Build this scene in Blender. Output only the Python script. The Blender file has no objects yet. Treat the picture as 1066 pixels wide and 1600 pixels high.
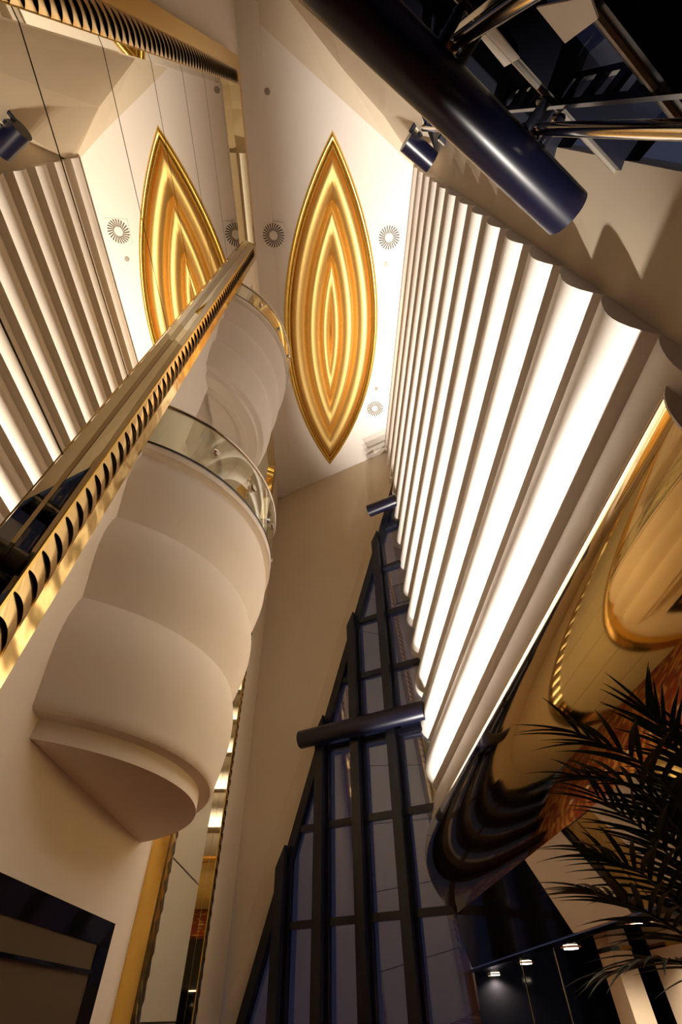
import bpy, bmesh, math, random
from mathutils import Vector, Matrix

# ------------------------------------------------------------------ camera
# photograph 1066 x 1600, focal length 711 px (16 mm lens), zenith and forward vanishing points measured
FPX, CX, CY = 711.0, 533.0, 800.0
def camvec(p): return Vector((p[0]-CX, -(p[1]-CY), -FPX))
_u = camvec((514, 160)).normalized()
_h = camvec((508, 1590)); _h = (_h - _u*_h.dot(_u)).normalized()
_r = _h.cross(_u)
ROT = Matrix((_r, _h, _u))                     # camera axes -> world axes
S = 19.0                                       # one scene unit = height of the atrium above the camera, metres
EYE = 1.6
def W(x, y, z): return Vector((x*S, y*S, z*S+EYE))
def ray(p): return (ROT @ camvec(p)).normalized()
def onx(p, x): d = ray(p); return d*(x/d.x)
def onz(p, z): d = ray(p); return d*(z/d.z)
def onplane(p, n, k): d = ray(p); return d*(k/n.dot(d))

scene = bpy.context.scene
col = scene.collection
cam = bpy.data.cameras.new('camera'); camo = bpy.data.objects.new('camera', cam); col.objects.link(camo)
cam.sensor_fit = 'VERTICAL'; cam.sensor_height = 36.0; cam.lens = FPX/1600*36.0
cam.clip_start = 0.05; cam.clip_end = 300
camo.matrix_world = Matrix.Translation((0, 0, EYE)) @ ROT.to_4x4()
scene.camera = camo

# ------------------------------------------------------------------ world: dusk sky
wd = bpy.data.worlds.new('dusk'); scene.world = wd; wd.use_nodes = True
nt = wd.node_tree
bg = nt.nodes['Background']
bg.inputs['Color'].default_value = (0.22, 0.25, 0.42, 1); bg.inputs['Strength'].default_value = 0.11

scene.view_settings.view_transform = 'Standard'; scene.view_settings.look = 'None'
scene.view_settings.gamma = 1.0; scene.view_settings.use_curve_mapping = False
scene.view_settings.exposure = 0.24

WARM = (1.0, 0.915, 0.82)
def spot(name, loc, target, power, deg, blend=0.5, size=0.08, color=WARM):
    l = bpy.data.lights.new(name, 'SPOT'); l.energy = power; l.spot_size = math.radians(deg)
    l.spot_blend = blend; l.shadow_soft_size = size; l.color = color
    o = bpy.data.objects.new(name, l); col.objects.link(o); o.location = loc
    o.rotation_euler = (Vector(target)-Vector(loc)).to_track_quat('-Z', 'Y').to_euler()
    return o
# the row of uplights at the foot of the ribbed wall (its pools of light show on the ribs); the floor is below the frame
UP_ROW = [W(0.072, 0.235+0.055*k, -0.0815) for k in range(9)]
for i, p in enumerate(UP_ROW):
    spot('rib_uplight_offscreen', p+Vector((0, 0, 0.05)), (p.x+2.1, p.y-(4.7, 3.6, 2.7, 1.9, 1.3)[min(i, 4)], 15.0), 5200, 36, 0.9, 0.05)

# ------------------------------------------------------------------ materials
def mat(name, rgb, rough=0.5, metal=0.0, noise=0.0, nscale=5.0, bump=0.0, bscale=20.0, spec=0.5, coat=0.0):
    m = bpy.data.materials.new(name); m.use_nodes = True
    t = m.node_tree; b = t.nodes['Principled BSDF']
    b.inputs['Base Color'].default_value = (*rgb, 1); b.inputs['Roughness'].default_value = rough
    b.inputs['Metallic'].default_value = metal; b.inputs['Specular IOR Level'].default_value = spec
    b.inputs['Coat Weight'].default_value = coat
    tc = t.nodes.new('ShaderNodeTexCoord')
    if noise > 0:
        n = t.nodes.new('ShaderNodeTexNoise'); n.inputs['Scale'].default_value = nscale; n.inputs['Detail'].default_value = 4
        mx = t.nodes.new('ShaderNodeMix'); mx.data_type = 'RGBA'
        mx.inputs['A'].default_value = (*[c*(1-noise) for c in rgb], 1); mx.inputs['B'].default_value = (*[min(1, c*(1+noise)) for c in rgb], 1)
        t.links.new(tc.outputs['Object'], n.inputs['Vector']); t.links.new(n.outputs['Fac'], mx.inputs['Factor'])
        t.links.new(mx.outputs['Result'], b.inputs['Base Color'])
    if bump > 0:
        n2 = t.nodes.new('ShaderNodeTexNoise'); n2.inputs['Scale'].default_value = bscale; n2.inputs['Detail'].default_value = 2
        bp = t.nodes.new('ShaderNodeBump'); bp.inputs['Strength'].default_value = bump; bp.inputs['Distance'].default_value = 0.05
        t.links.new(tc.outputs['Object'], n2.inputs['Vector']); t.links.new(n2.outputs['Fac'], bp.inputs['Height'])
        t.links.new(bp.outputs['Normal'], b.inputs['Normal'])
    return m
def glassmat(name, tint, refl, edge=0.75):
    m = bpy.data.materials.new(name); m.use_nodes = True
    t = m.node_tree; t.nodes.remove(t.nodes['Principled BSDF']); out = t.nodes['Material Output']
    tr = t.nodes.new('ShaderNodeBsdfTransparent'); tr.inputs['Color'].default_value = (*tint, 1)
    gl = t.nodes.new('ShaderNodeBsdfGlossy'); gl.inputs['Roughness'].default_value = 0.0; gl.inputs['Color'].default_value = (0.95, 0.95, 0.92, 1)
    lw = t.nodes.new('ShaderNodeLayerWeight'); lw.inputs['Blend'].default_value = 0.5
    pw = t.nodes.new('ShaderNodeMath'); pw.operation = 'POWER'; pw.inputs[1].default_value = 4.0
    ml = t.nodes.new('ShaderNodeMath'); ml.operation = 'MULTIPLY_ADD'; ml.use_clamp = True; ml.inputs[1].default_value = edge; ml.inputs[2].default_value = refl
    mx = t.nodes.new('ShaderNodeMixShader')
    t.links.new(lw.outputs['Facing'], pw.inputs[0]); t.links.new(pw.outputs[0], ml.inputs[0]); t.links.new(ml.outputs[0], mx.inputs[0])
    t.links.new(tr.outputs[0], mx.inputs[1]); t.links.new(gl.outputs[0], mx.inputs[2]); t.links.new(mx.outputs[0], out.inputs['Surface'])
    return m
def emis(name, rgb, s):
    m = bpy.data.materials.new(name); m.use_nodes = True; b = m.node_tree.nodes['Principled BSDF']
    b.inputs['Base Color'].default_value = (*rgb, 1)
    b.inputs['Emission Color'].default_value = (*rgb, 1); b.inputs['Emission Strength'].default_value = s
    return m
M = dict(
    plaster=mat('cream_plaster', (0.84, 0.775, 0.71), 0.75, noise=0.03, nscale=1.5),
    ceil=mat('ceiling_paint', (0.84, 0.775, 0.71), 0.8, noise=0.015, nscale=0.8),
    rib=mat('rib_plaster', (0.84, 0.775, 0.71), 0.55, noise=0.02, nscale=1.0),
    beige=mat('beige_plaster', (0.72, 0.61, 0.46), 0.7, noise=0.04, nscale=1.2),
    gold=mat('polished_gold', (0.74, 0.52, 0.21), 0.05, 1.0),
    goldw=mat('rippled_gold', (0.64, 0.44, 0.16), 0.09, 1.0, bump=0.14, bscale=2.0),
    goldl=mat('louvre_gold', (0.80, 0.56, 0.24), 0.18, 1.0),
    goldb=mat('brushed_gold', (0.70, 0.46, 0.15), 0.48, 0.9, noise=0.08, nscale=30),
    golde=mat('gold_edge', (0.80, 0.53, 0.13), 0.25, 1.0),
    mirror=mat('mirror_glass', (0.80, 0.74, 0.63), 0.0, 1.0),
    panel=mat('satin_panel', (0.60, 0.56, 0.44), 0.35, noise=0.03, nscale=2),
    bevel=mat('bronze_mirror', (0.62, 0.54, 0.36), 0.02, 1.0),
    black=mat('black_gloss', (0.006, 0.006, 0.008), 0.06, 0.0, spec=0.6),
    navy=mat('navy_paint', (0.0045, 0.005, 0.019), 0.30, 0.0, noise=0.15, nscale=8, coat=0.1),
    steel=mat('dark_steel', (0.010, 0.011, 0.020), 0.25, 0.0),
    chrome=mat('stainless_steel', (0.62, 0.56, 0.47), 0.12, 1.0),
    glass=glassmat('dusk_glazing', (0.64, 0.64, 0.74), 0.17),
    bglass=glassmat('balcony_glass', (0.91, 0.92, 0.85), 0.05, 0.9),
    grey=mat('grey_metal', (0.30, 0.26, 0.21), 0.5, 0.3),
    slot=mat('slot_black', (0.03, 0.025, 0.02), 0.8),
    slat=mat('vent_slat', (0.055, 0.035, 0.018), 0.6),
    doorg=mat('bronze_glass', (0.17, 0.125, 0.07), 0.22, 0.3),
    leaf=mat('palm_leaf', (0.022, 0.052, 0.020), 0.55, noise=0.35, nscale=6),
    stem=mat('palm_stem', (0.05, 0.075, 0.03), 0.5),
    pot=mat('pot_bronze', (0.12, 0.08, 0.04), 0.3, 0.8),
    soil=mat('soil', (0.03, 0.02, 0.015), 0.9),
    lamp=emis('lamp_glow', (1.0, 0.80, 0.55), 12.0),
    upl=mat('uplight_lens', (0.75, 0.72, 0.66), 0.15),
)
# patterned red and gold carpet for the floor
def carpet():
    m = bpy.data.materials.new('patterned_carpet'); m.use_nodes = True; t = m.node_tree; b = t.nodes['Principled BSDF']
    tc = t.nodes.new('ShaderNodeTexCoord'); v = t.nodes.new('ShaderNodeTexVoronoi'); v.inputs['Scale'].default_value = 2.2; v.feature = 'SMOOTH_F1'
    w = t.nodes.new('ShaderNodeTexWave'); w.wave_type = 'RINGS'; w.inputs['Scale'].default_value = 0.9; w.inputs['Distortion'].default_value = 9
    ad = t.nodes.new('ShaderNodeMath'); ad.operation = 'MULTIPLY'
    r = t.nodes.new('ShaderNodeValToRGB'); e = r.color_ramp.elements
    e[0].position = 0.12; e[0].color = (0.16, 0.012, 0.012, 1); e[1].position = 0.42; e[1].color = (0.42, 0.22, 0.06, 1)
    x = r.color_ramp.elements.new(0.25); x.color = (0.03, 0.02, 0.02, 1)
    t.links.new(tc.outputs['Object'], v.inputs['Vector']); t.links.new(tc.outputs['Object'], w.inputs['Vector'])
    t.links.new(v.outputs['Distance'], ad.inputs[0]); t.links.new(w.outputs['Fac'], ad.inputs[1])
    t.links.new(ad.outputs[0], r.inputs['Fac']); t.links.new(r.outputs['Color'], b.inputs['Base Color'])
    b.inputs['Roughness'].default_value = 0.8
    return m
M['carpet'] = carpet()

# ------------------------------------------------------------------ helpers
class MB:
    """collects vertices and faces, builds ONE mesh object"""
    def __init__(s): s.v = []; s.f = []
    def add(s, vs, fs):
        b = len(s.v); s.v += [tuple(v) for v in vs]; s.f += [tuple(b+i for i in f) for f in fs]; return s
    def poly(s, vs): return s.add(vs, [tuple(range(len(vs)))])
    def hexa(s, a, b):              # a, b: matching loops of n points
        n = len(a)
        return s.add(list(a)+list(b), [tuple(range(n-1, -1, -1)), tuple(range(n, 2*n))] + [(i, (i+1) % n, n+(i+1) % n, n+i) for i in range(n)])
    def box(s, lo, hi):
        x0, y0, z0 = lo; x1, y1, z1 = hi
        return s.hexa([(x0, y0, z0), (x1, y0, z0), (x1, y1, z0), (x0, y1, z0)], [(x0, y0, z1), (x1, y0, z1), (x1, y1, z1), (x0, y1, z1)])
    def tube(s, pts, r, n=12, cap=True):
        pts = [Vector(p) for p in pts]; rs = r if isinstance(r, (list, tuple)) else [r]*len(pts); rings = []
        up = None
        for i, p in enumerate(pts):
            d = (pts[min(i+1, len(pts)-1)]-pts[max(i-1, 0)]).normalized()
            if up is None:
                up = Vector((0, 0, 1)) if abs(d.z) < 0.9 else Vector((1, 0, 0))
            a = d.cross(up).normalized(); c = a.cross(d).normalized(); up = c
            rings.append([p+(a*math.cos(t)+c*math.sin(t))*rs[i] for t in [2*math.pi*k/n for k in range(n)]])
        vs = [v for rg in rings for v in rg]; fs = []
        for i in range(len(pts)-1):
            for k in range(n): fs.append((i*n+k, i*n+(k+1) % n, (i+1)*n+(k+1) % n, (i+1)*n+k))
        if cap: fs += [tuple(range(n-1, -1, -1)), tuple(range((len(pts)-1)*n, len(pts)*n))]
        return s.add(vs, fs)
    def disc(s, c, r, h, n=24):
        return s.tube([Vector(c), Vector(c)+Vector((0, 0, h))], r, n)
    def mesh(s, name, m, smooth=None):
        me = bpy.data.meshes.new(name); me.from_pydata(s.v, [], s.f)
        bm = bmesh.new(); bm.from_mesh(me); bmesh.ops.recalc_face_normals(bm, faces=bm.faces); bm.to_mesh(me); bm.free()
        me.materials.append(m)
        if smooth is not None:
            for p in me.polygons: p.use_smooth = True
            me.set_sharp_from_angle(angle=math.radians(smooth))
        return me
    def build(s, name, m, parent=None, smooth=None):
        return link(name, s.mesh(name, m, smooth), parent)
def link(name, me, parent=None, loc=None):
    o = bpy.data.objects.new(name, me); col.objects.link(o)
    if parent is not None:
        o.parent = parent; o.matrix_parent_inverse = Matrix.Translation(-Vector(parent.location))
    if loc is not None: o.location = loc
    return o
def empty(name, loc):
    o = bpy.data.objects.new(name, None); col.objects.link(o); o.location = loc; o.empty_display_size = 0.2; return o
def tag(o, label, cat, group=None):
    o['label'] = label; o['category'] = cat
    if group: o['group'] = group
    return o
def struct(o, label, cat):
    o['kind'] = 'structure'; o['label'] = label; o['category'] = cat; return o

# ------------------------------------------------------------------ dimensions (scene units)
XL, XR, XB = -0.140, 0.148, 0.163              # left wall, rib crests, right wall behind the ribs
ZF = -EYE/S                                     # floor
YN = 0.080                                      # near end of the ribs
def ywin(z, x=XR): return 0.761-0.117*z-0.55*(x-XR)      # leaning oblique far window
WN = Vector((0.55, 1.0, 0.117)); WK = 0.761+0.55*XR
_A = onz((430, 780), 1.0); _B = onz((605, 705), 1.0); _C = onplane((347, 1591), WN, WK)
FN = (_B-_A).cross(_C-_A).normalized(); FK = FN.dot(_A)    # oblique far wall beside the window
def yfar(x, z): return (FK-FN.x*x-FN.z*z)/FN.y
_e0 = onplane((378, 1595), WN, WK); _e1 = onplane((611, 778), WN, WK)
DB = (_e1.x-_e0.x)/(_e1.z-_e0.z); DA = _e0.x-DB*_e0.z
def xdiag(z): return DA+DB*z                    # slanting edge of the far window
def ndiag(z): return 0.103+0.28*(z-0.66)        # slanting edge of the near facade
FD = Vector((0.852, 0.523, 0)); FI = Vector((-0.523, 0.852, 0)); FO = Vector((0.148, 0.017, 0))
def fac(s, z, off=0.0):                         # point of the near glass facade: along, height, towards the room
    p = FO+FD*s+FI*off; return Vector((p.x, p.y+0.032*z, z))
def Wv(v): return W(v.x, v.y, v.z)

# ------------------------------------------------------------------ floor
o = MB().box((-0.16*S, -0.35*S, -0.2), (0.62*S, 0.86*S, 0.0)).build('floor', M['carpet'])
struct(o, 'red and gold patterned carpet floor of the atrium', 'floor')

# ------------------------------------------------------------------ ceiling with the lens-shaped opening
MC = (0.0065, 0.381); ML, MW = 0.345, 0.1005
MR = (ML*ML+MW*MW)/(2*MW)
def lens(d, n=40):                              # closed loop of a pointed lens inset by d
    R = MR-d; c = MR-MW; L = math.sqrt(max(R*R-c*c, 1e-9)); th = math.asin(L/R); pts = []
    for sgn in (1, -1):
        for i in range(n):
            t = -th+2*th*i/n
            x = (R*math.cos(t)-c)*sgn; y = R*math.sin(t)*sgn
            pts.append((MC[0]+x, MC[1]+y))
    return pts
def ceiling():
    bm = bmesh.new()
    def loop(pts):
        vs = [bm.verts.new(W(x, y, 1.0)) for x, y in pts]
        return [bm.edges.new((vs[i], vs[(i+1) % len(vs)])) for i in range(len(vs))]
    e = loop([(XL-0.02, -0.18), (XL-0.02, 0.87), (XL, 0.87), (0.18, yfar(0.18, 1.0)+0.02), (0.18, 0.075)])
    e += loop(lens(0.0))
    bmesh.ops.triangle_fill(bm, use_beauty=True, use_dissolve=False, edges=e)
    me = bpy.data.meshes.new('ceiling'); bm.to_mesh(me); bm.free(); me.materials.append(M['ceil'])
    return link('ceiling', me)
cl = ceiling(); struct(cl, 'flat cream ceiling high above the atrium', 'ceiling')
MB().box(W(XL, -0.11, 0.9955), W(-0.104, 0.84, 0.9995)).build('soffit_band', M['ceil'], cl)

# ------------------------------------------------------------------ left wall with balcony openings
def wall_left():
    mb = MB()
    ys = [-0.20, 0.252, 0.400, 0.6755]; zs = [ZF, 0.298, 0.505, 0.703, 0.91, 1.02]
    for i in range(3):
        for j in range(5):
            if i == 1 and j in (1, 3):
                continue
            mb.add([W(XL, ys[i], zs[j]), W(XL, ys[i+1], zs[j]), W(XL, ys[i+1], zs[j+1]), W(XL, ys[i], zs[j+1])], [(0, 1, 2, 3)])
    wl = mb.build('wall_left', M['plaster'])
    for j in (1, 3):                             # recess behind each balcony
        mb = MB()
        y0, y1, z0, z1 = ys[1], ys[2], zs[j], zs[j+1]; xd = XL-0.045
        a = [W(XL, y0, z0), W(XL, y1, z0), W(XL, y1, z1), W(XL, y0, z1)]; b = [W(xd, y0, z0), W(xd, y1, z0), W(xd, y1, z1), W(xd, y0, z1)]
        mb.add(a+b, [(0, 1, 5, 4), (1, 2, 6, 5), (2, 3, 7, 6), (3, 0, 4, 7), (4, 5, 6, 7)])
        mb.build('niche', M['plaster'], wl)
    return wl
struct(wall_left(), 'smooth cream plaster wall carrying the round balconies', 'wall')

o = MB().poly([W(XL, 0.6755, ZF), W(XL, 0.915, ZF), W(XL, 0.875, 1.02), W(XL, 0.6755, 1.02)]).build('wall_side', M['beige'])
struct(o, 'narrow warm beige wall between the gold-edged panel and the oblique wall', 'wall')

# ------------------------------------------------------------------ right wall and its ribs
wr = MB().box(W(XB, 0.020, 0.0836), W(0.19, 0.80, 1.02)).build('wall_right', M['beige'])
struct(wr, 'beige wall behind the long horizontal plaster ribs', 'wall')
RH = 0.0615
prof = [(0.1640, 0.0), (0.1600, 0.03), (0.1555, 0.09), (0.1512, 0.18), (0.1486, 0.28), (0.1477, 0.37), (0.1480, 0.46), (0.1493, 0.57), (0.1514, 0.69), (0.1541, 0.81), (0.1570, 0.91), (0.1592, 0.975), (0.1605, 0.995), (0.1640, 1.0)]
for k in range(14):
    z0 = 0.2175-RH+k*RH
    a = []; b = []
    for x, t in prof:
        z = z0+RH*t
        if z > 0.999: z = 0.999
        a.append(W(x, YN, z)); b.append(W(x, ywin(z, x)+0.012, z))
    MB().hexa(a, b).build('rib', M['rib'], wr, 40)

# ------------------------------------------------------------------ far oblique wall and its light reveal
def far_wall():
    strip_px = [(342, 1591), (429, 1300), (477, 1164), (534, 980), (594, 782)]
    inner = [onplane(p, FN, FK) for p in strip_px]
    d0 = (inner[1]-inner[0]); inner.insert(0, inner[0]+d0*((ZF-inner[0].z)/d0.z))
    zt = inner[-1].z
    zz = (ZF, 0.0, 0.175, 0.29, 0.50, 0.80)
    edge = [Vector((xdiag(z), ywin(z, xdiag(z)), z)) for z in zz]
    pts = [Vector((XL-0.004, yfar(XL-0.004, ZF), ZF))] + inner + [Vector((0.168, yfar(0.168, zt+0.08), zt+0.08)), Vector((0.168, yfar(0.168, 1.005), 1.005)), Vector((XL-0.004, yfar(XL-0.004, 1.005), 1.005))]
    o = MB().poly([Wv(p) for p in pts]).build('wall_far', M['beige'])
    struct(o, 'warm beige oblique wall beside the tall far window', 'wall')
    mb = MB()
    n = len(edge)
    mb.add([Wv(p) for p in inner]+[Wv(p) for p in edge], [(i, i+1, n+i+1, n+i) for i in range(n-1)])
    top = [inner[-1], edge[-1], Vector((0.168, ywin(0.88, 0.168), 0.88)), Vector((0.168, yfar(0.168, zt+0.08), zt+0.08))]
    mb.poly([Wv(p) for p in top])
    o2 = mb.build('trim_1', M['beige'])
    struct(o2, 'beige plaster reveal along the slanting edge of the window', 'trim')
far_wall()

# ------------------------------------------------------------------ near spandrels above the near glass facade
def near_walls():
    # tan band just below the ceiling edge, then a paler wall down to the slanting edge of the glass
    e1 = [onz(p, 1.0) for p in ((665, 280), (605, 220), (520, 143), (430, 60), (310, -50))]
    l2 = [onz(p, 0.985) for p in ((660, 266), (600, 181), (536, 108), (452, 0), (372, -105))]
    mb = MB(); n = 5
    mb.add([Wv(v) for v in e1+l2], [(i, i+1, n+i+1, n+i) for i in range(4)])
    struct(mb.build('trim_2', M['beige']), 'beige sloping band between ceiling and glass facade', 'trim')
    dg = []
    for z in (0.88, 0.66, 0.44, 0.18, ZF):
        x = ndiag(z); y = 0.017+0.032*z+(x-0.148)*0.615; dg.append(Vector((x, y, z)))
    l3 = l2[:4]+[Vector((XL-0.005, l2[4].y-0.02, 0.985))]
    mb = MB(); mb.add([Wv(v) for v in l3+dg], [(i, i+1, n+i+1, n+i) for i in range(4)])
    mb.poly([Wv(v) for v in (l3[4], dg[4], Vector((XL-0.005, -0.165, ZF)))])
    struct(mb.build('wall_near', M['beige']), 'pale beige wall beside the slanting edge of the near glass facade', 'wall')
near_walls()

# ------------------------------------------------------------------ far window
def clip(poly, fn):
    out = []
    for i in range(len(poly)):
        p, q = poly[i], poly[(i+1) % len(poly)]; fp, fq = fn(p), fn(q)
        if fp >= 0: out.append(p)
        if (fp >= 0) != (fq >= 0):
            t = fp/(fp-fq); out.append((p[0]+(q[0]-p[0])*t, p[1]+(q[1]-p[1])*t))
    return out
def window_far():
    e = empty('window_1', W(0.05, ywin(ZF, 0.05), ZF)); struct(e, 'tall leaning triangular window with navy steel frame', 'window')
    diag = lambda p: p[0]-xdiag(p[1])
    xs = [-0.18, -0.113, -0.0575, -0.002, 0.0545, 0.110, 0.172]; zs = [ZF, 0.0865, 0.195, 0.300, 0.404, 0.509, 0.61, 0.71, 0.80, 0.90]
    nin = Vector((-0.482, -0.876, 0))
    def wp(x, z, off):
        p = Vector((x, ywin(z, x), z))+nin*off; return Wv(p)
    for i in range(6):
        for j in range(9):
            q = clip([(xs[i], zs[j]), (xs[i+1], zs[j]), (xs[i+1], zs[j+1]), (xs[i], zs[j+1])], diag)
            if len(q) < 3: continue
            MB().hexa([wp(x, z, 0) for x, z in q], [wp(x, z, -0.0015) for x, z in q]).build('pane', M['glass'], e)
    for x in xs[1:6]:
        zt = (x-DA)/DB
        if zt < 0.02: continue
        # deep double mullion: a slim front fin, a neck and a wider back box
        for w, o0, o1 in ((0.0085, -0.004, 0.006), (0.0030, 0.006, 0.013), (0.0062, 0.013, 0.022)):
            lo = [wp(x-w, ZF, o0), wp(x+w, ZF, o0), wp(x+w, ZF, o1), wp(x-w, ZF, o1)]
            zl, zr = zt-0.012, zt+0.014
            hi = [wp(x-w, zl, o0), wp(x+w, zr, o0), wp(x+w, zr, o1), wp(x-w, zl, o1)]
            MB().hexa(lo, hi).build('mullion', M['steel'], e)
    for z in zs[1:-1]:
        x0 = xdiag(z)
        if x0 > 0.15: continue
        h = 0.0042
        MB().hexa([wp(x0, z-h, 0.0), wp(x0, z-h, 0.008), wp(x0, z+h, 0.008), wp(x0, z+h, 0.0)], [wp(0.162, z-h, 0.0), wp(0.162, z-h, 0.008), wp(0.162, z+h, 0.008), wp(0.162, z+h, 0.0)]).build('transom', M['steel'], e)
    # raked frame member along the slanting edge
    def rk(z, x0): return [wp(x0-0.001, z, -0.002), wp(x0+0.011, z, -0.002), wp(x0+0.011, z, 0.010), wp(x0-0.001, z, 0.010)]
    MB().hexa(rk(ZF, xdiag(ZF)), rk(0.855, xdiag(0.855))).build('raked_frame', M['steel'], e)
    for z, x0 in ((0.310, -0.025), (0.742, 0.109)):
        c0 = wp(x0, z, 0.036); c1 = wp(0.166, z, 0.036)
        MB().tube([c0, c1], 0.262, 28).build('tube_beam', M['navy'], e, 40)
        for x in xs[1:6]:
            if x > x0+0.01:
                MB().tube([wp(x, z, 0.020), wp(x, z, 0.030)], 0.10, 10).build('bracket', M['steel'], e)
window_far()

# ------------------------------------------------------------------ near glass facade overhead
def window_near():
    e = empty('window_2', Wv(fac(-0.16, ZF))); struct(e, 'dark steel and glass facade with thick navy tubes overhead', 'window')
    ss = [-0.335, -0.275, -0.217, -0.158, -0.100, -0.0415, 0.016]
    zs = [ZF, 0.02, 0.12, 0.22, 0.32, 0.42, 0.52, 0.62, 0.72, 0.82, 0.93]
    def bar(name, s0, z0, s1, z1, ws, wz, o0, o1, m, par=e):
        if s0 != s1:
            lo = [fac(s0, z0-wz, o0), fac(s0, z0-wz, o1), fac(s0, z0+wz, o1), fac(s0, z0+wz, o0)]
            hi = [fac(s1, z1-wz, o0), fac(s1, z1-wz, o1), fac(s1, z1+wz, o1), fac(s1, z1+wz, o0)]
        else:
            lo = [fac(s0-ws, z0, o0), fac(s0-ws, z0, o1), fac(s0+ws, z0, o1), fac(s0+ws, z0, o0)]
            hi = [fac(s1-ws, z1, o0), fac(s1-ws, z1, o1), fac(s1+ws, z1, o1), fac(s1+ws, z1, o0)]
        return MB().hexa([Wv(v) for v in lo], [Wv(v) for v in hi]).build(name, m, par)
    diag = lambda p: p[0]-ndiag(p[1])
    sx = lambda s: FO.x+FD.x*s
    xs_ = lambda x: (x-FO.x)/FD.x
    for i in range(6):
        for j in range(10):
            q = clip([(sx(ss[i]), zs[j]), (sx(ss[i+1]), zs[j]), (sx(ss[i+1]), zs[j+1]), (sx(ss[i]), zs[j+1])], diag)
            if len(q) < 3: continue
            q = [fac(xs_(x), z) for x, z in q]
            MB().hexa([Wv(v-FI*0.030) for v in q], [Wv(v-FI*0.0315) for v in q]).build('pane', M['glass'], e)
    for z in zs[1:-1]:
        s0 = xs_(ndiag(z))
        if s0 > 0: continue
        bar('transom', s0, z, ss[-1], z, 0, 0.0075, -0.030, -0.010, M['steel'])
        bar('transom_cap', s0, z, ss[-1], z, 0, 0.0012, -0.010, -0.0085, M['grey'])
    for s in ss[1:-1]:
        zt = 0.66+(sx(s)-0.103)/0.28
        if zt < 0.05: continue
        # stainless mast, with a castellated plate behind it
        MB().tube([Wv(fac(s, ZF, 0.003)), Wv(fac(s, zt, 0.003))], 0.055, 14).build('mast', M['chrome'], e, 40)
        rail = MB()
        def pc(z0, z1, o0, o1):
            lo = [fac(s-0.0012, z0, o0), fac(s-0.0012, z0, o1), fac(s+0.0012, z0, o1), fac(s+0.0012, z0, o0)]
            hi = [fac(s-0.0012, z1, o0), fac(s-0.0012, z1, o1), fac(s+0.0012, z1, o1), fac(s+0.0012, z1, o0)]
            rail.hexa([Wv(v) for v in lo], [Wv(v) for v in hi])
        pc(ZF, zt, -0.010, -0.007); pc(ZF, zt, -0.022, -0.019)
        z = 0.10
        while z < zt-0.01: pc(z, z+0.008, -0.019, -0.010); z += 0.022
        rail.build('castellated_plate', M['steel'], e)
    for z, s0, s1 in ((0.31, -0.20, 0.001), (0.735, -0.047, -0.006)):
        MB().tube([Wv(fac(s0, z, 0.020)), Wv(fac(s1, z, 0.020))], 0.245, 36).build('tube_beam', M['navy'], e, 40)
        for s in ss[1:-1]:
            if s < s0+0.004: continue
            for ds in (-0.006, 0.006):
                a = Wv(fac(s+ds, z, 0.012)); b = Wv(fac(s+ds, z, -0.006))
                MB().tube([a, b], 0.05, 10).build('bracket_arm', M['steel'], e, 40)
                MB().tube([b, b+Vector((0, 0, 0.18))], 0.04, 10).build('bracket_pin', M['steel'], e, 40)
            c = Wv(fac(s, z+0.006, 0.006)); MB().box(c-Vector((0.07, 0.07, 0.02)), c+Vector((0.07, 0.07, 0.02))).build('clamp_plate', M['chrome'], e)
    # pale panels added in two bays, standing in for bright patches in the glass
    for p0, p1, p2, p3, off in (((737, 42), (757, 24), (811, 92), (788, 105), 0.008), ((838, 12), (922, -5), (934, 30), (883, 68), 0.009)):
        n = FI; k = FI.dot(FO-FI*off)
        q = [onplane(p, n, k+0.032*0.852*0.3) for p in (p0, p1, p2, p3)]
        MB().hexa([Wv(v) for v in q], [Wv(v-FI*0.0006) for v in q]).build('bright_patch_panel', M['plaster'], e)
window_near()

# ------------------------------------------------------------------ gold framed wall mirrors with louvred edges
def louvre_mesh(h, width):
    # curved scale: hangs from its top edge, swells towards the room, drooping to a point on its free side (local x out, y along wall, z up)
    nu, nv = 12, 5; vs = []; fs = []
    for j in range(nv+1):
        v = j/nv
        for i in range(nu+1):
            u = i/nu
            bul = math.sin(math.pi*u)**0.8 if 0 < u < 1 else 0
            out = 0.008+0.042*bul*(1-v)**0.7
            z = h*1.05*v-(0.20*u*u)*(1-v)
            vs.append((out, u*width, z))
    for j in range(nv):
        for i in range(nu):
            a = j*(nu+1)+i; fs.append((a, a+1, a+nu+2, a+nu+1))
    me = bpy.data.meshes.new('louvre'); me.from_pydata(vs, [], fs); me.materials.append(M['goldl'])
    for p in me.polygons: p.use_smooth = True
    return me
LPITCH = 0.0118
LOUV = louvre_mesh(LPITCH*S, 0.28)
LOUVM = LOUV.copy()
for v in LOUVM.vertices: v.co.y = -v.co.y
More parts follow.
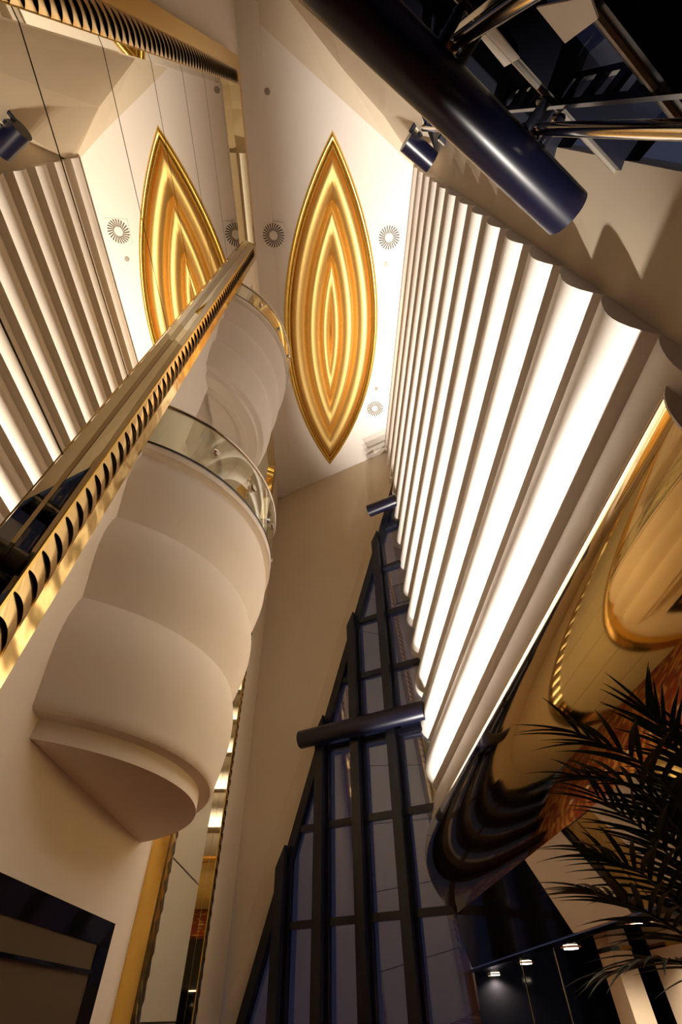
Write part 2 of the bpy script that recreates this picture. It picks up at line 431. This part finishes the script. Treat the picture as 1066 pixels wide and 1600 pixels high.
def wall_mirror(name, cat, face, label, near, far):
    """near = (outer edge, inner edge, mirror edge), far = (mirror edge, ridge, outer edge); each (y at z=0, lean)"""
    ln = lambda c: (lambda z: c[0]+c[1]*z)
    n0, n1, n2 = [ln(c) for c in near]; f0, f1, f2 = [ln(c) for c in far]
    e = empty(name, W(XL, (near[0][0]+far[2][0])/2, ZF)); tag(e, label, cat)
    xo = XL+0.0008; xr = XL+0.0130               # mirror face, ridge face
    z0, z1, zm = ZF+0.001, 0.9060, 0.8760
    joints = [z0]+[0.1005*k for k in range(0, 9)]+[zm]
    for a, b in zip(joints[:-1], joints[1:]):
        g = 0.0007
        q = [(n2(a), a+g), (f0(a), a+g), (f0(b), b-g), (n2(b), b-g)]
        MB().hexa([W(XL+0.0002, y, z) for y, z in q], [W(xo, y, z) for y, z in q]).build(face+'_pane', M[face], e)
    MB().poly([W(XL+0.0001, n2(z0), z0), W(XL+0.0001, f0(z0), z0), W(XL+0.0001, f0(zm), zm), W(XL+0.0001, n2(zm), zm)]).build('backing', M['slot'], e)
    def bev(name, ya, yb, u0, u1):
        f = lambda z, u: W(xo+(xr-xo)*u, ya(z)+(yb(z)-ya(z))*u, z)
        zu = lambda u: zm+0.0125*u
        q = [f(z0, u0), f(z0, u1), f(zu(u1), u1), f(zu(u0), u0)]
        MB().hexa(q, [p-Vector((0.015, 0, 0)) for p in q]).build(name, M['bevel'], e)
    bev('bevel', f0, f1, 0.0, 0.48); bev('bevel', f0, f1, 0.50, 1.0); bev('bevel', n2, n1, 0.0, 1.0)
    q = [W(xo, n2(zm), zm), W(xo, f0(zm), zm), W(xr, f1(zm), zm+0.0125), W(xr, n1(zm), zm+0.0125)]
    MB().hexa(q, [p-Vector((0.015, 0, 0)) for p in q]).build('top_bevel', M['bevel'], e)
    q = [(n1(zm), zm+0.0125), (f1(zm), zm+0.0125), (f1(z1), z1), (n1(z1), z1)]
    MB().hexa([W(XL, y, z) for y, z in q], [W(xr, y, z) for y, z in q]).build('gold_plate', M['golde'], e)
    def plate(name, m, ya, yb, x1):
        q = [W(XL, ya(z0), z0), W(XL, yb(z0), z0), W(XL, yb(z1), z1), W(XL, ya(z1), z1)]
        d = Vector(((x1-XL)*S, 0, 0)); MB().hexa(q, [p+d for p in q]).build(name, m, e)
    plate('gold_plate', M['goldw'], f1, f2, xr)
    plate('gold_plate', M['golde'], n0, n1, xr)
    plate('edge_bead', M['golde'], f1, lambda z: f1(z)+0.0016, xr+0.0010)
    z = 0.0
    while z < 0.885:
        link('louvre', LOUV, e, W(xr, f1(z)+0.0012, z))
        link('louvre', LOUVM, e, W(xr, n1(z)-0.0005, z))
        z += LPITCH
    return e
wall_mirror('wall_mirror', 'mirror', 'mirror', 'tall wall mirror with gold louvred edges reflecting the ceiling, beside the round balconies',
            ((-0.0560, 0.0115), (-0.0300, 0.016), (-0.0285, 0.016)), ((0.131, 0.050), (0.1425, 0.0470), (0.1690, 0.043)))
wall_mirror('gold_edged_panel', 'wall panel', 'panel', 'tall pale satin wall panel with gold louvred edges behind the round balconies',
            ((0.4490, 0.0), (0.4690, 0.0), (0.4705, 0.0)), ((0.641, 0.0), (0.6535, 0.0), (0.675, 0.0)))

# ------------------------------------------------------------------ round balconies
TC = (-0.190, 0.322)
def lathe(profile, n=56, back=XL-0.002):
    mb = MB(); rows = []
    for r, z in profile:
        half = math.acos(max(-1, min(1, (back-TC[0])/r)))
        rows.append([W(TC[0]+r*math.cos(t), TC[1]+r*math.sin(t), z) for t in [-half+2*half*i/n for i in range(n+1)]])
    vs = [v for r in rows for v in r]; fs = []
    for j in range(len(rows)-1):
        for i in range(n): fs.append((j*(n+1)+i, j*(n+1)+i+1, (j+1)*(n+1)+i+1, (j+1)*(n+1)+i))
    mb.add(vs, fs); return mb, rows
def shellmesh(profile, name, m, par, cap_bottom=False, cap_top=False, smooth=38):
    mb, rows = lathe(profile)
    if cap_bottom: mb.poly(rows[0])
    if cap_top: mb.poly(rows[-1])
    return mb.build(name, m, par, smooth)
def balcony(label, z0, k, glass_label):
    e = empty('balcony', W(XL, TC[1], z0+0.091)); tag(e, label, 'balcony', 'round plaster balconies')
    P = lambda l: [(r*k, z+z0) for r, z in l]
    shellmesh(P([(0.108, 0.091), (0.108, 0.1012)]), 'base_drum', M['plaster'], e, True)
    if z0 > 0.1: shellmesh(P([(0.086, 0.0912), (0.086, 0.0890), (0.090, 0.0885), (0.094, 0.0890), (0.094, 0.0912)]), 'soffit_ring', M['plaster'], e)
    def tier(rb, rm, rt, zb, zt):
        pts = []
        for i in range(17):
            t = i/16
            base = rb+(rt-rb)*t
            sh = math.sin(math.pi*t**1.35)**0.85 if 0 < t < 1 else 0
            pts.append((base+0.62*(rm-max(rb, rt)+abs(rt-rb)*0.45)*sh, zb+(zt-zb)*t))
        return pts
    shellmesh(P([(0.106, 0.1003), (0.115, 0.1010), (0.1165, 0.1025)]+tier(0.1165, 0.1255, 0.119, 0.1025, 0.1640)[1:]), 'tier', M['plaster'], e)
    shellmesh(P(tier(0.119, 0.1310, 0.1245, 0.1640, 0.2255)), 'tier', M['plaster'], e)
    shellmesh(P(tier(0.1245, 0.1360, 0.1305, 0.2255, 0.2870)), 'tier', M['plaster'], e)
    shellmesh(P([(0.1305, 0.2870), (0.1305, 0.2885), (0.1335, 0.2900), (0.1360, 0.2902), (0.1360, 0.2975), (0.1300, 0.2985)]), 'rim', M['plaster'], e, False, True)
    shellmesh(P([(0.1364, 0.2968), (0.1364, 0.2992), (0.1338, 0.2992)]), 'base_channel', M['steel'], e)
    shellmesh(P([(0.1348, 0.2980), (0.1348, 0.3545), (0.1340, 0.3545), (0.1340, 0.2980)]), 'glass_railing', M['bglass'], e, smooth=30)
    r = 0.1344*k; half = math.acos((XL-TC[0])/r)
    pts = [W(TC[0]+r*math.cos(t), TC[1]+r*math.sin(t), z0+0.3548) for t in [-half+2*half*i/64 for i in range(65)]]
    MB().tube(pts, 0.035, 10).build('handrail', M['chrome'], e, 50)
    for a in (-0.80, -0.45, -0.08, 0.30, 0.70):
        c = W(TC[0]+0.1352*k*math.cos(a), TC[1]+0.1352*k*math.sin(a), z0+0.324)
        d = Vector((math.cos(a), math.sin(a), 0))
        MB().tube([c-d*0.02, c+d*0.02, c+d*0.05, c+d*0.06], [0.03, 0.07, 0.06, 0.02], 14).build('standoff', M['chrome'], e, 40)
    return e
balcony('lower round cream plaster balcony with glass rail and drum base', 0.0, 1.0, '')
balcony('upper round cream plaster balcony close to the ceiling', 0.405, 0.925, '')

# ------------------------------------------------------------------ lens-shaped gold ceiling feature
def medallion():
    e = empty('ceiling_medallion', W(MC[0], MC[1], 1.0)); tag(e, 'pointed lens-shaped gold ceiling medallion with nested rolls', 'ceiling medallion')
    n = 40
    def loft(name, prof, close=False, m=M['goldb']):
        mb = MB(); rows = [[W(x, y, 1.0+dz) for x, y in lens(d, n)] for d, dz in prof]
        L = len(rows[0]); vs = [v for r in rows for v in r]; fs = []
        for j in range(len(rows)-1):
            for i in range(L): fs.append((j*L+i, j*L+(i+1) % L, (j+1)*L+(i+1) % L, (j+1)*L+i))
        mb.add(vs, fs)
        return mb.build(name, m, e, 30)
    rim = []
    for i in range(13):
        t = math.pi*i/12; rim.append((-0.001+0.0045*(1-math.cos(t)), 0.001-0.0055*math.sin(t)))
    loft('rim', rim, m=M['golde'])
    loft('rim_bead', [(0.008, 0.001), (0.0085, -0.0015), (0.0105, -0.0022), (0.0125, -0.0012), (0.013, 0.007)], m=M['golde'])
    def scallop(d0, d1, zb0, zb1, dep):
        return [(d0+(d1-d0)*i/14, zb0+(zb1-zb0)*i/14-dep*(1-abs(i/7-1)**2.6)) for i in range(15)]
    loft('outer_roll', scallop(0.013, 0.0470, 0.007, 0.014, 0.012))
    loft('middle_roll', scallop(0.0470, 0.0790, 0.014, 0.021, 0.012))
    loft('inner_roll', scallop(0.0790, MW-0.0003, 0.021, 0.026, 0.008))
medallion()

# ------------------------------------------------------------------ ceiling vents and small discs
def vent(px, label):
    c = onz(px, 1.0); z = 0.9945 if c.x < -0.10 else 0.9985
    p = W(c.x, c.y, z)
    e = empty('ceiling_vent', p); tag(e, label, 'vent', 'round swirl ceiling vents')
    MB().box(p+Vector((-0.40, -0.40, 0.0)), p+Vector((0.40, 0.40, 0.028))).build('plate', M['ceil'], e)
    MB().disc(p+Vector((0, 0, -0.012)), 0.10, 0.012).build('hub', M['ceil'], e)
    sm = MB()
    sm.hexa([(0.15, -0.014, -0.01), (0.37, 0.075, -0.01), (0.37, 0.120, -0.01), (0.15, 0.012, -0.01)], [(0.15, -0.014, 0), (0.37, 0.075, 0), (0.37, 0.120, 0), (0.15, 0.012, 0)])
    me = sm.mesh('slat', M['slat'])
    for k in range(24):
        o = link('slat', me, e, p); o.rotation_euler = (0, 0, 2*math.pi*k/24)
vent((428, 367), 'round swirl vent in the ceiling between mirror and gold medallion')
vent((608, 371), 'round swirl vent in the ceiling near the ribbed wall, beside the medallion middle')
vent((586, 638), 'round swirl vent in the ceiling near the far end of the medallion')
for px, lab in (((603, 413), 'small round grey fitting in the ceiling beside the vent near the medallion middle'), ((588, 607), 'small grey ceiling fitting beside the vent at the far end of the medallion'), ((418, 143), 'small round grey fitting in the ceiling by the top of the tall mirror')):
    c = onz(px, 1.0); p = W(c.x, c.y, 0.9945 if c.x < -0.1 else 0.9992)
    o = MB().disc(p-Vector((0, 0, 0.02)), 0.085, 0.035).build('ceiling_speaker', M['grey'])
    tag(o, lab, 'ceiling fitting', 'small ceiling fittings')

# ------------------------------------------------------------------ polished gold roll along the right wall
def gold_roll():
    e = empty('gold_beam', W(XB, 0.09, 0.083)); tag(e, 'huge mirror-polished gold rounded beam below the ribbed wall', 'beam')
    cx, cz, r = 0.204, 0.140, 0.070
    h = math.acos((cx-XB)/r); pts = [(cx-r*math.cos(t), cz+r*math.sin(t)) for t in [-h+2*h*i/72 for i in range(73)]]
    mb = MB(); n = len(pts); rows = 40; vs = []; fs = []
    for j in range(rows+1):
        for x, z in pts:
            y0 = 0.0895; y1 = ywin(z, x)+0.005; vs.append(W(x, y0+(y1-y0)*j/rows, z))
    for j in range(rows):
        for i in range(n-1): fs.append((j*n+i, j*n+i+1, (j+1)*n+i+1, (j+1)*n+i))
    mb.add(vs, fs); mb.build('shell', M['gold'], e, 60)
    cap = [W(x, 0.0895, z) for x, z in pts]; cap2 = [W(x, 0.0885, z) for x, z in pts]
    MB().hexa(cap, cap2).build('end_cap', M['beige'], e)
    top = pts[-1]
    MB().tube([W(0.1500, 0.0895, 0.1858), W(0.1500, 0.735, 0.1858)], 0.02, 8).build('top_bead', M['golde'], e, 40)
gold_roll()

# ------------------------------------------------------------------ fascia under the roll and the dark side lobby
XFS = 0.1627
def fascia():
    e = empty('fascia', W(XFS, 0.4, 0.033)); tag(e, 'fascia of slanted white, gold and black panels under the gold beam', 'fascia')
    zt, zb = 0.0832, 0.0340; sl = -0.055
    parts = [(0.765, 0.457, 'black'), (0.456, 0.372, 'plaster'), (0.371, 0.362, 'black'), (0.361, 0.346, 'goldw'), (0.345, 0.322, 'goldw'), (0.321, 0.262, 'plaster'), (0.261, 0.250, 'navy'), (0.249, 0.180, 'goldw'), (0.179, 0.05, 'black')]
    for y1, y0, m in parts:
        q = [(y1, zt), (y0, zt), (y0+sl, zb), (y1+sl, zb)]
        x = XFS if m != 'goldw' else XFS+0.001
        MB().hexa([W(x, y, z) for y, z in q], [W(x+0.004, y, z) for y, z in q]).build('panel', M[m], e)
fascia()
lc = MB().box(W(0.166, -0.02, 0.031), W(0.62, 0.80, 0.0335)).build('ceiling_lobby', M['black'])
struct(lc, 'black glossy lobby ceiling with downlights beyond the gold beam', 'ceiling')
o = MB().box(W(0.60, -0.02, ZF), W(0.62, 0.80, 0.031)).build('wall_lobby', M['black']); struct(o, 'black glossy wall at the back of the lobby', 'wall')
o = MB().box(W(0.172, 0.775, ZF), W(0.62, 0.795, 0.0310)).build('wall_back', M['black']); struct(o, 'black glossy end wall of the lobby beneath the gold beam', 'wall')
for px, lab in (((892, 1480), 'downlight in the black lobby ceiling just below the white fascia panel'), ((1000, 1442), 'downlight in the black lobby ceiling behind the palm fronds'), ((979, 1502), 'downlight in the black lobby ceiling between the two beige pilasters'), ((822, 1504), 'downlight in the black lobby ceiling below the black fascia panels, beside the white one'), ((774, 1522), 'downlight in the black lobby ceiling closest to the leaning window')):
    c = onz(px, 0.031)
    p = W(c.x, c.y, 0.031)
    e = empty('downlight', p); tag(e, lab, 'downlight', 'downlights in the lobby ceiling')
    MB().tube([p-Vector((0, 0, 0.012)), p+Vector((0, 0, 0.002))], [0.13, 0.15], 20).build('ring', M['chrome'], e)
    MB().disc(p-Vector((0, 0, 0.02)), 0.095, 0.01, 20).build('lens', M['lamp'], e)
    spot('downlight_beam', p-Vector((0, 0, 0.05)), p-Vector((0, 0, 2)), 110, 155, 0.5, 0.06, (1.0, 0.82, 0.62))

for k, (pa, pb, x, lab) in enumerate((((946, 1453), (925, 1456), 0.176, 'slim beige pilaster under the black lobby ceiling, below the white fascia panel'), ((1075, 1480), (1018, 1492), 0.200, 'broad beige pilaster in the dark lobby behind the palm'))):
    ya, yb = onx(pa, x).y, onx(pb, x).y
    e = empty('pilaster', W(x, (ya+yb)/2, ZF)); tag(e, lab, 'pilaster')
    MB().box(W(x, ya, ZF), W(x+0.012, yb, 0.0308)).build('shaft', M['beige'], e)
    MB().box(W(x-0.001, ya-0.001, ZF), W(x+0.013, yb+0.001, ZF+0.008)).build('plinth', M['black'], e)
    MB().box(W(x-0.0006, ya-0.0006, 0.024), W(x+0.0126, yb+0.0006, 0.0262)).build('capital_band', M['gold'], e)
for px, lab in (((868, 1492), 'thin steel door stile in the dark lobby beside the slim pilaster'), ((822, 1535), 'thin steel door stile farther along the dark lobby')):
    x = 0.174; y = onx(px, x).y
    e = empty('door_stile', W(x, y, ZF)); tag(e, lab, 'door stile')
    MB().tube([W(x, y, ZF), W(x, y, 0.0308)], 0.012, 8).build('rod', M['chrome'], e, 40)
    MB().box(W(x, y, ZF+0.045)-Vector((0.03, 0.02, 0.1)), W(x, y, ZF+0.045)+Vector((0.03, 0.02, 0.1))).build('pull', M['chrome'], e)

# ------------------------------------------------------------------ doorway at the foot of the left wall
def door():
    e = empty('door_1', W(XL, 0.27, ZF)); struct(e, 'dark framed bronze mirrored doorway under the balcony', 'door')
    y0, y1, zt = 0.09, 0.399, 0.0435; x = XL
    MB().box(W(XL, y0, ZF+0.0005), W(XL+0.001, y1-0.012, zt-0.010)).build('door_leaf', M['doorg'], e)
    def fr(a, b):      # mitred frame piece
        MB().hexa([W(XL, *q) for q in a]+[] , [W(XL+q[2], q[0], q[1]) for q in b]).build('frame', M['black'], e)
    fr([(y0, zt), (y1, zt), (y1-0.014, zt-0.011), (y0, zt-0.011)], [(y0, zt, 0.004), (y1, zt, 0.004), (y1-0.014, zt-0.011, 0.0015), (y0, zt-0.011, 0.0015)])
    fr([(y1, zt), (y1, ZF), (y1-0.014, ZF), (y1-0.014, zt-0.011)], [(y1, zt, 0.004), (y1, ZF, 0.004), (y1-0.014, ZF, 0.0015), (y1-0.014, zt-0.011, 0.0015)])
    MB().box(W(XL, y0, 0.020), W(XL+0.003, y1-0.014, 0.0215)).build('rail', M['black'], e)
door()

# ------------------------------------------------------------------ floor uplights (the lamps of the wall wash)
def uplight(p, label, group):
    e = empty('floor_uplight', (p.x, p.y, 0.0)); tag(e, label, 'uplight', group)
    MB().tube([(p.x, p.y, 0.0), (p.x, p.y, 0.03)], 0.13, 20).build('housing', M['grey'], e)
    MB().disc((p.x, p.y, 0.03), 0.09, 0.006, 20).build('lens', M['upl'], e)
ORD = ('nearest the palm', 'second from the palm', 'third from the palm', 'fourth from the palm', 'fifth from the palm', 'fourth from the window', 'third from the window', 'second from the window', 'nearest the window')
for p, w in zip(UP_ROW, ORD): uplight(p, 'round floor uplight washing the ribbed wall, '+w, 'row of wall wash uplights')

# ------------------------------------------------------------------ palm
def leaflet_mesh(L, w):
    vs = []; fs = []; n = 7
    for i in range(n+1):
        t = i/n; ww = w*(math.sin(math.pi*min(1, 0.12+0.88*t)**0.75) if t < 1 else 0.0)*0.5+0.001
        dz = -0.22*L*t*t
        vs += [(t*L, -ww, dz+ww*0.5), (t*L, 0, dz), (t*L, ww, dz+ww*0.5)]
    for i in range(n):
        a = i*3; fs += [(a, a+1, a+4, a+3), (a+1, a+2, a+5, a+4)]
    me = bpy.data.meshes.new('leaflet'); me.from_pydata(vs, [], fs); me.materials.append(M['leaf'])
    for p in me.polygons: p.use_smooth = True
    return me
LEAF = leaflet_mesh(1.0, 0.075)
def at(px, depth):
    d = ROT @ camvec(px); return Vector((0, 0, EYE))+d*(depth/FPX)
def palm():
    rng = random.Random(4)
    crown = at((1130, 1500), 2.1); base = Vector((crown.x+0.05, crown.y, 0.0))
    e = empty('potted_palm', base); tag(e, 'dark green feather palm in front of the gold beam', 'palm')
    pr = [(0.16, 0.0), (0.24, 0.30), (0.26, 0.42), (0.23, 0.42), (0.22, 0.36)]
    mb = MB(); n = 24; vs = []; fs = []
    for r, z in pr: vs += [(base.x+r*math.cos(2*math.pi*k/n), base.y+r*math.sin(2*math.pi*k/n), z) for k in range(n)]
    for j in range(len(pr)-1):
        for k in range(n): fs.append((j*n+k, j*n+(k+1) % n, (j+1)*n+(k+1) % n, (j+1)*n+k))
    fs.append(tuple(range(n))); mb.add(vs, fs).build('pot', M['pot'], e, 40)
    MB().disc((base.x, base.y, 0.36), 0.22, 0.01).build('soil', M['soil'], e)
    MB().tube([(base.x, base.y, 0.36), base*0.3+crown*0.7+Vector((0.02, 0, 0)), crown], [0.05, 0.035, 0.03], 10).build('trunk', M['stem'], e, 60)
    # fronds: rachis through picture points at given depths (tip last)
    fr = [ ([(1105, 1330), (1010, 1200), (900, 1145)], [2.1, 1.95, 1.9], 0.34),
           ([(1100, 1370), (1010, 1240), (905, 1215)], [2.1, 2.0, 1.95], 0.33),
           ([(1105, 1410), (1020, 1310), (930, 1240)], [2.1, 2.1, 2.1], 0.30),
           ([(1095, 1450), (1010, 1370), (930, 1330)], [2.05, 1.95, 1.9], 0.32),
           ([(1090, 1475), (1010, 1425), (930, 1395)], [2.0, 1.9, 1.85], 0.32),
           ([(1125, 1300), (1060, 1180), (1010, 1105)], [2.15, 2.1, 2.1], 0.28),
           ([(1120, 1520), (1040, 1500), (960, 1520)], [2.0, 1.9, 1.85], 0.28),
           ([(1150, 1350), (1110, 1230), (1080, 1150)], [2.2, 2.1, 2.05], 0.34),
           ([(1120, 1440), (1060, 1330), (1035, 1250)], [2.2, 2.2, 2.2], 0.30) ]
    for pts, dep, LL in fr:
        c = [crown]+[at(p, d) for p, d in zip(pts, dep)]
        def bez(t):          # Catmull-like through four points
            a, b, cc, d = c
            k = t*3
            if k < 1: p0, p1, p2, p3, f = a*2-b, a, b, cc, k
            elif k < 2: p0, p1, p2, p3, f = a, b, cc, d, k-1
            else: p0, p1, p2, p3, f = b, cc, d, d*2-cc, k-2
            return 0.5*((2*p1)+(p2-p0)*f+(2*p0-5*p1+4*p2-p3)*f*f+(3*p1-p0-3*p2+p3)*f**3)
        line = [bez(i/20) for i in range(21)]
        frond = MB().tube(line, [0.010*(1-0.85*i/20)+0.0015 for i in range(21)], 6).build('frond', M['stem'], e, 60)
        N = 15
        for i in range(N):
            t = 0.30+0.68*i/(N-1)
            p = bez(t); d = (bez(min(1, t+0.02))-bez(t-0.02)).normalized()
            side = d.cross(Vector((0, 0, 1)))
            side = side.normalized() if side.length > 0.1 else Vector((1, 0, 0))
            upv = side.cross(d).normalized()
            for sg in (-1, 1):
                ang = math.radians(52-30*(i/(N-1))+rng.uniform(-7, 7))
                x = (d*math.cos(ang)+side*sg*math.sin(ang)+upv*rng.uniform(0.0, 0.25)).normalized()
                y = upv.cross(x).normalized(); z = x.cross(y)
                L = LL*(0.65+0.5*math.sin(math.pi*min(1, 0.15+0.75*t)))*rng.uniform(0.9, 1.1)
                o = bpy.data.objects.new('leaflet', LEAF); col.objects.link(o); o.parent = frond
                mw = Matrix((x, y, z)).transposed().to_4x4(); mw.translation = p
                o.matrix_basis = mw @ Matrix.Diagonal((L, L*0.9, L, 1))
palm()
